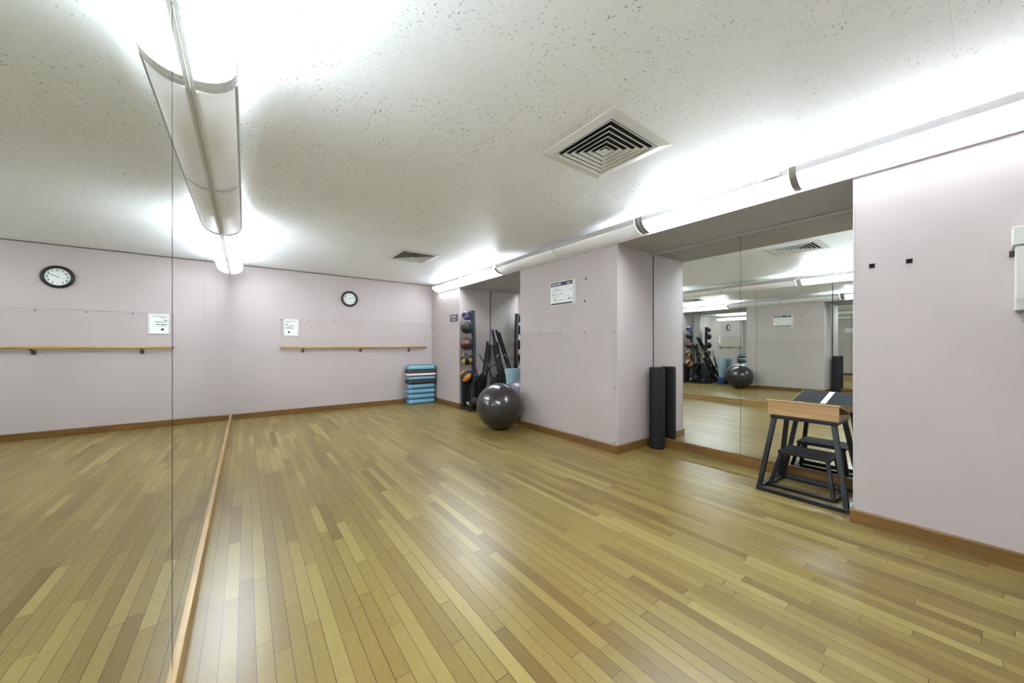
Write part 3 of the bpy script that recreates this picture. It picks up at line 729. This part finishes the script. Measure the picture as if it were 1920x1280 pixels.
# high side faces the room, hinged low side at the mirror
HY0, HY1 = -.215, .235
MB().box(0, .018, HY0, HY1, 0, .113).build('front_panel', M['pinewood'], t, bevel=.0015)
MB().box(.30, .345, HY0, HY1, 0, .032).build('hinge_block', M['pinewood'], t, bevel=.0015)
for y in (HY0, HY1-.018):
    MB().prism([(.0185, 0), (.345, 0), (.345, .016), (.0185, .056)], 1, y+.0005, y+.0175).build('side_rail', M['pinewood'], t, bevel=.001)
tilt = [(-.012, .1145), (.345, .0335), (.347, .047), (-.010, .1285)]
MB().prism(tilt, 1, HY0-.006, HY1+.012).build('deck', M['pinewood'], t, bevel=.001)
def deckface(y0, y1, m, nm):
    s = (.047-.1285)/(.347+.010); f = lambda x, o: .1285+(x+.010)*s+o
    MB().prism([(.0, f(0, .0003)), (.34, f(.34, .0003)), (.34, f(.34, .0025)), (.0, f(0, .0025))], 1, y0, y1).build(nm, m, t)
deckface(HY0, -.003, M['grip'], 'grip_pad'); deckface(.040, HY1+.005, M['grip'], 'grip_pad'); deckface(-.001, .038, M['white'], 'centre_strip')

# ------------------------------------------------------------------ medicine ball rack and balls
RX, RY = 3.50, 5.93
t = thing('medicine_ball_rack', 'tall dark grey medicine ball rack standing in the far niche', 'rack', (RX, RY, 0))
path = []
for i in range(15):
    f = i/14; zz = .06+1.82*f
    path.append((.035*math.sin(f*PI)*(1)-.02*(1-f), 0, zz))
q = MB(); n_ = len(path); v = []; f = []
for (x, y, zz) in path: v += [(x-.028, -.038, zz), (x+.028, -.038, zz), (x+.028, .038, zz), (x-.028, .038, zz)]
for i in range(n_-1):
    for k_ in range(4): f.append((4*i+k_, 4*i+(k_+1) % 4, 4*i+4+(k_+1) % 4, 4*i+4+k_))
f += [(3, 2, 1, 0), tuple(4*(n_-1)+k_ for k_ in range(4))]
q.add(v, f).build('post', M['rackgrey'], t, bevel=.006)
MB().box(.0-.033, .033-.0, -.042, .042, 1.881, 1.893).build('post_cap', M['blackpl'], t, bevel=.003)
balls = [(1.800, .091), (1.560, .110), (1.250, .117), (.964, .112), (.640, .121)]
BX = -.135
for zc, r in balls:
    zr = zc-r*.86
    ring = [(BX+r*.52*math.cos(a), r*.52*math.sin(a), zr) for a in [2*PI*i/20 for i in range(20)]]
    b = MB().tube(ring, .006, 8, closed=True); b.tube([(BX+r*.5, 0, zr), (.01, 0, zr)], .009, 8)
    b.build('cradle_arm', M['blackpl'], t)
for (x, y) in ((-.20, -.22), (-.20, .08), (.15, -.26), (.18, .07)):
    MB().tube([(0, 0, .09), (x*.6, y*.6, .035), (x, y, .022)], .019, 10).build('foot', M['blackpl'], t)
MB().box(-.16, .16, -.20, .07, .045, .06).build('base_plate', M['blackpl'], t, bevel=.004)
for s_ in (-1, 1):
    MB().tube([(.0, s_*.04, .92), (.08, s_*.055, .62), (.13, s_*.07, .30), (.15, s_*.07, .06)], .014, 10).build('brace', M['blackpl'], t)
def med(i, m1, m2, lab, zc, r, rot):
    t = thing('medicine_ball', lab, 'medicine ball', (RX+BX, RY, zc), 'medicine balls in the rack', rot)
    n, k_ = 40, 24; P_ = {0: [], 1: []}; F = {0: [], 1: []}
    def pt(a, b): return (r*math.cos(b)*math.cos(a), r*math.cos(b)*math.sin(a), r*math.sin(b))
    # full ball body
    prof = [(max(r*math.cos(-PI/2+PI*j/k_), 0), r*math.sin(-PI/2+PI*j/k_)) for j in range(k_+1)]
    MB().lathe(prof, n=n).build('body', m1, t)
    # four coloured oval panels raised a hair above the body
    for s_ in range(4):
        a0 = s_*PI/2; q = MB(); N = 20; R_ = 7; v = [tuple(c*1.006 for c in pt(a0, 0))]; ff = []
        for g_ in range(1, R_+1):
            for h_ in range(N):
                th = 2*PI*h_/N; v.append(tuple(c*1.006 for c in pt(a0+.44*g_/R_*math.cos(th), 1.05*g_/R_*math.sin(th))))
        for h_ in range(N): ff.append((0, 1+h_, 1+(h_+1) % N))
        for g_ in range(R_-1):
            for h_ in range(N): ff.append((1+g_*N+h_, 1+(g_+1)*N+h_, 1+(g_+1)*N+(h_+1) % N, 1+g_*N+(h_+1) % N))
        q.add(v, ff, True).build('panel', m2, t)
    return t
med(0, M['rubber'], M['violet'], 'small black and violet medicine ball at the top of the rack', *balls[0], (1.2, .9, .3))
med(1, M['rubber'], M['rubnavy'], 'all dark navy black medicine ball second from the top', *balls[1], (.4, .5, .2))
med(2, M['rubber'], M['brownrub'], 'black and red brown medicine ball in the middle of the rack', *balls[2], (1.5, .35, .5))
med(3, M['rubber'], M['yellow'], 'black and mustard medicine ball fourth from the top', *balls[3], (.9, .5, -.9))
med(4, M['rubber'], M['orange'], 'black and orange striped medicine ball lowest in the rack arms', *balls[4], (.35, .75, -.25))
o = MB().lathe([(max(.10*math.cos(-PI/2+PI*j/24), 0), .10*math.sin(-PI/2+PI*j/24)) for j in range(25)], n=36).build('medicine_ball', M['rubber'])
o.location = (3.45, 5.76, .164); tag(o, 'plain black medicine ball resting on the rack base plate', 'medicine ball')

# ------------------------------------------------------------------ bars leaning in the niche corner
def bar(p, q, r, lab, cap, grp):
    p, q = Vector(p), Vector(q); t = thing('weighted_bar', lab, 'exercise bar', tuple(p), grp)
    d = q-p; dn = d.normalized()
    MB().tube([tuple(dn*.03), tuple(d-dn*.03)], r, 16).build('shaft', M['foam'], t)
    MB().tube([(0, 0, 0), tuple(dn*.03)], r*1.08, 16).build('end_cap', cap, t)
    MB().tube([tuple(d-dn*.03), tuple(d)], r*1.08, 16).build('end_cap', cap, t)
    MB().tube([tuple(d*.66), tuple(d*.67)], r*1.03, 16).build('ring', M['chrome'], t)
    return t
bar((3.66, 5.98, .028), (3.93, 6.06, 1.30), .026, 'shorter black bar leaning left, nearer the rack post', M['blackpl'], 'black bars leaning in the niche')
bar((3.78, 6.00, .028), (3.995, 6.08, 1.24), .024, 'shorter black bar leaning left, nearer the mirror', M['blackpl'], 'black bars leaning in the niche')
bar((3.90, 5.27, .028), (3.992, 5.985, 1.53), .026, 'tall black bar with purple cap leaning along the niche mirror', M['purple'], 'black bars leaning in the niche')
bar((3.83, 5.31, .028), (3.955, 5.93, 1.49), .018, 'thinner silver flecked bar with purple cap beside the tall bar', M['purple'], 'black bars leaning in the niche')

# ------------------------------------------------------------------ rolls, board, bands in the far niche
def spiral(name, lab, r0, turns, h, m, loc, rot=(0, 0, 0), flare=0.0, th=.008, grp=None):
    t = MB(); n = int(28*turns); pin = []; pout = []
    for i in range(n+1):
        a = 2*PI*turns*i/n; r = .02+(r0-.02)*i/n
        pin.append((math.cos(a), math.sin(a), r-th*.45)); pout.append((math.cos(a), math.sin(a), r+th*.45))
    rows = []
    for zz, sc in ((0, 1-flare), (h*.5, 1-flare*.45), (h, 1.0)):
        rows.append([(c*r*sc, s*r*sc, zz) for c, s, r in pin]+[(c*r*sc, s*r*sc, zz) for c, s, r in reversed(pout)])
    K = len(rows[0]); v = sum(rows, []); f = []
    for k_ in range(2):
        for i in range(K): f.append((k_*K+i, k_*K+(i+1) % K, (k_+1)*K+(i+1) % K, (k_+1)*K+i))
    for i in range(n):
        f.append((i+1, i, K-1-i, K-2-i)); f.append((2*K+i, 2*K+i+1, 2*K+K-2-i, 2*K+K-1-i))
    t.add(v, f); o = t.build(name, m); o.location = loc; o.rotation_euler = rot
    return tag(o, lab, 'exercise mat', grp)
spiral('rolled_mat', 'pale teal rolled exercise mat standing flared behind the purple ball', .150, 4, .60, M['mat_teal'], (3.845, 5.115, .205), flare=.42, th=.012)
spiral('rolled_mat', 'dark green rolled mat standing behind the crossed bars', .085, 4, .60, M['mat_green'], (3.89, 5.72, .001), th=.009, grp='dark green mats in the far niche')
spiral('rolled_mat', 'shorter dark green rolled mat beside the rack brace', .075, 4, .54, M['mat_green'], (3.745, 5.60, .001), th=.009, grp='dark green mats in the far niche')
# violet cloth bands heaped under the teal mat
q = MB()
for i in range(9):
    a0 = i*.71; pts = []
    for k_ in range(13):
        a = a0+k_*.5; pts.append((3.845+(.105+.02*math.sin(k_*1.7+i))*math.cos(a)*(.7 if i % 2 else 1), 5.115+(.10+.02*math.cos(k_+i))*math.sin(a), .022+.019*i+.006*math.sin(k_*2.1)))
    q.tube(pts, .020, 8)
o = q.build('resistance_band_heap', M['bluecloth']); tag(o, 'heap of violet blue fabric bands under the pale teal mat', 'resistance bands')
# slate board leaning on the left niche wall
t = thing('folded_mat', 'dark slate folded mat standing against the left side of the far niche', 'exercise mat', (3.64, 6.128, .001))
for i in range(3): MB().box(-.285, .265, -.020-.020*i, -.002-.020*i, 0, .62-.012*i).build('fold', M['mat_board'], t, bevel=.01, seg=3)
# resistance tube looped on the rack
t = thing('resistance_tube', 'black resistance tube hanging low on the rack with pale yellow handle', 'resistance tube', (0, 0, 0))
pts = [(3.455, 5.86, .50), (3.42, 5.84, .46), (3.36, 5.83, .36), (3.345, 5.84, .26), (3.35, 5.865, .18), (3.362, 5.885, .142)]
MB().tube(pts, .008, 8).build('cord', M['rubber'], t)
MB().tube([(3.358, 5.88, .150), (3.392, 5.90, .095)], .021, 12).build('handle', M['brass'], t)
MB().tube([(3.392, 5.90, .095), (3.44, 5.905, .072)], .009, 8).build('strap', M['white'], t)
t = thing('exercise_trainer', 'bent black tubular trainer frame crossing in front of the rack', 'trainer', (0, 0, 0))
fr = [[(3.30, 5.69, .47), (3.42, 5.66, .60), (3.55, 5.62, .73), (3.66, 5.58, .83), (3.74, 5.55, .86), (3.83, 5.50, .80), (3.86, 5.46, .62)],
      [(3.50, 5.70, 1.06), (3.585, 5.66, .90), (3.66, 5.60, .80), (3.70, 5.52, .55), (3.70, 5.45, .25), (3.69, 5.42, .018)],
      [(3.66, 5.60, .80), (3.62, 5.50, .5), (3.55, 5.38, .2), (3.50, 5.33, .018)],
      [(3.30, 5.62, .03), (3.42, 5.50, .018), (3.52, 5.34, .018), (3.69, 5.40, .018)]]
for i, p in enumerate(fr): MB().tube(p, .014, 10).build('frame_tube', M['blackpl'], t)
MB().tube([(3.60, 5.37, .09), (3.64, 5.37, .09)], .088, 24).build('wheel', M['blackpl'], t)
o = MB().lathe([(.0, 0), (.075, 0), (.092, .02), (.095, .06), (.08, .11), (.045, .145), (.0, .15)], n=28).tube([(-.045, 0, .13), (-.05, 0, .18), (-.03, 0, .215), (.03, 0, .215), (.05, 0, .18), (.045, 0, .13)], .013, 10).build('kettlebell', M['blackpl'])
o.location = (3.53, 5.56, .002); tag(o, 'black kettlebell on the floor in front of the rack base', 'kettlebell')
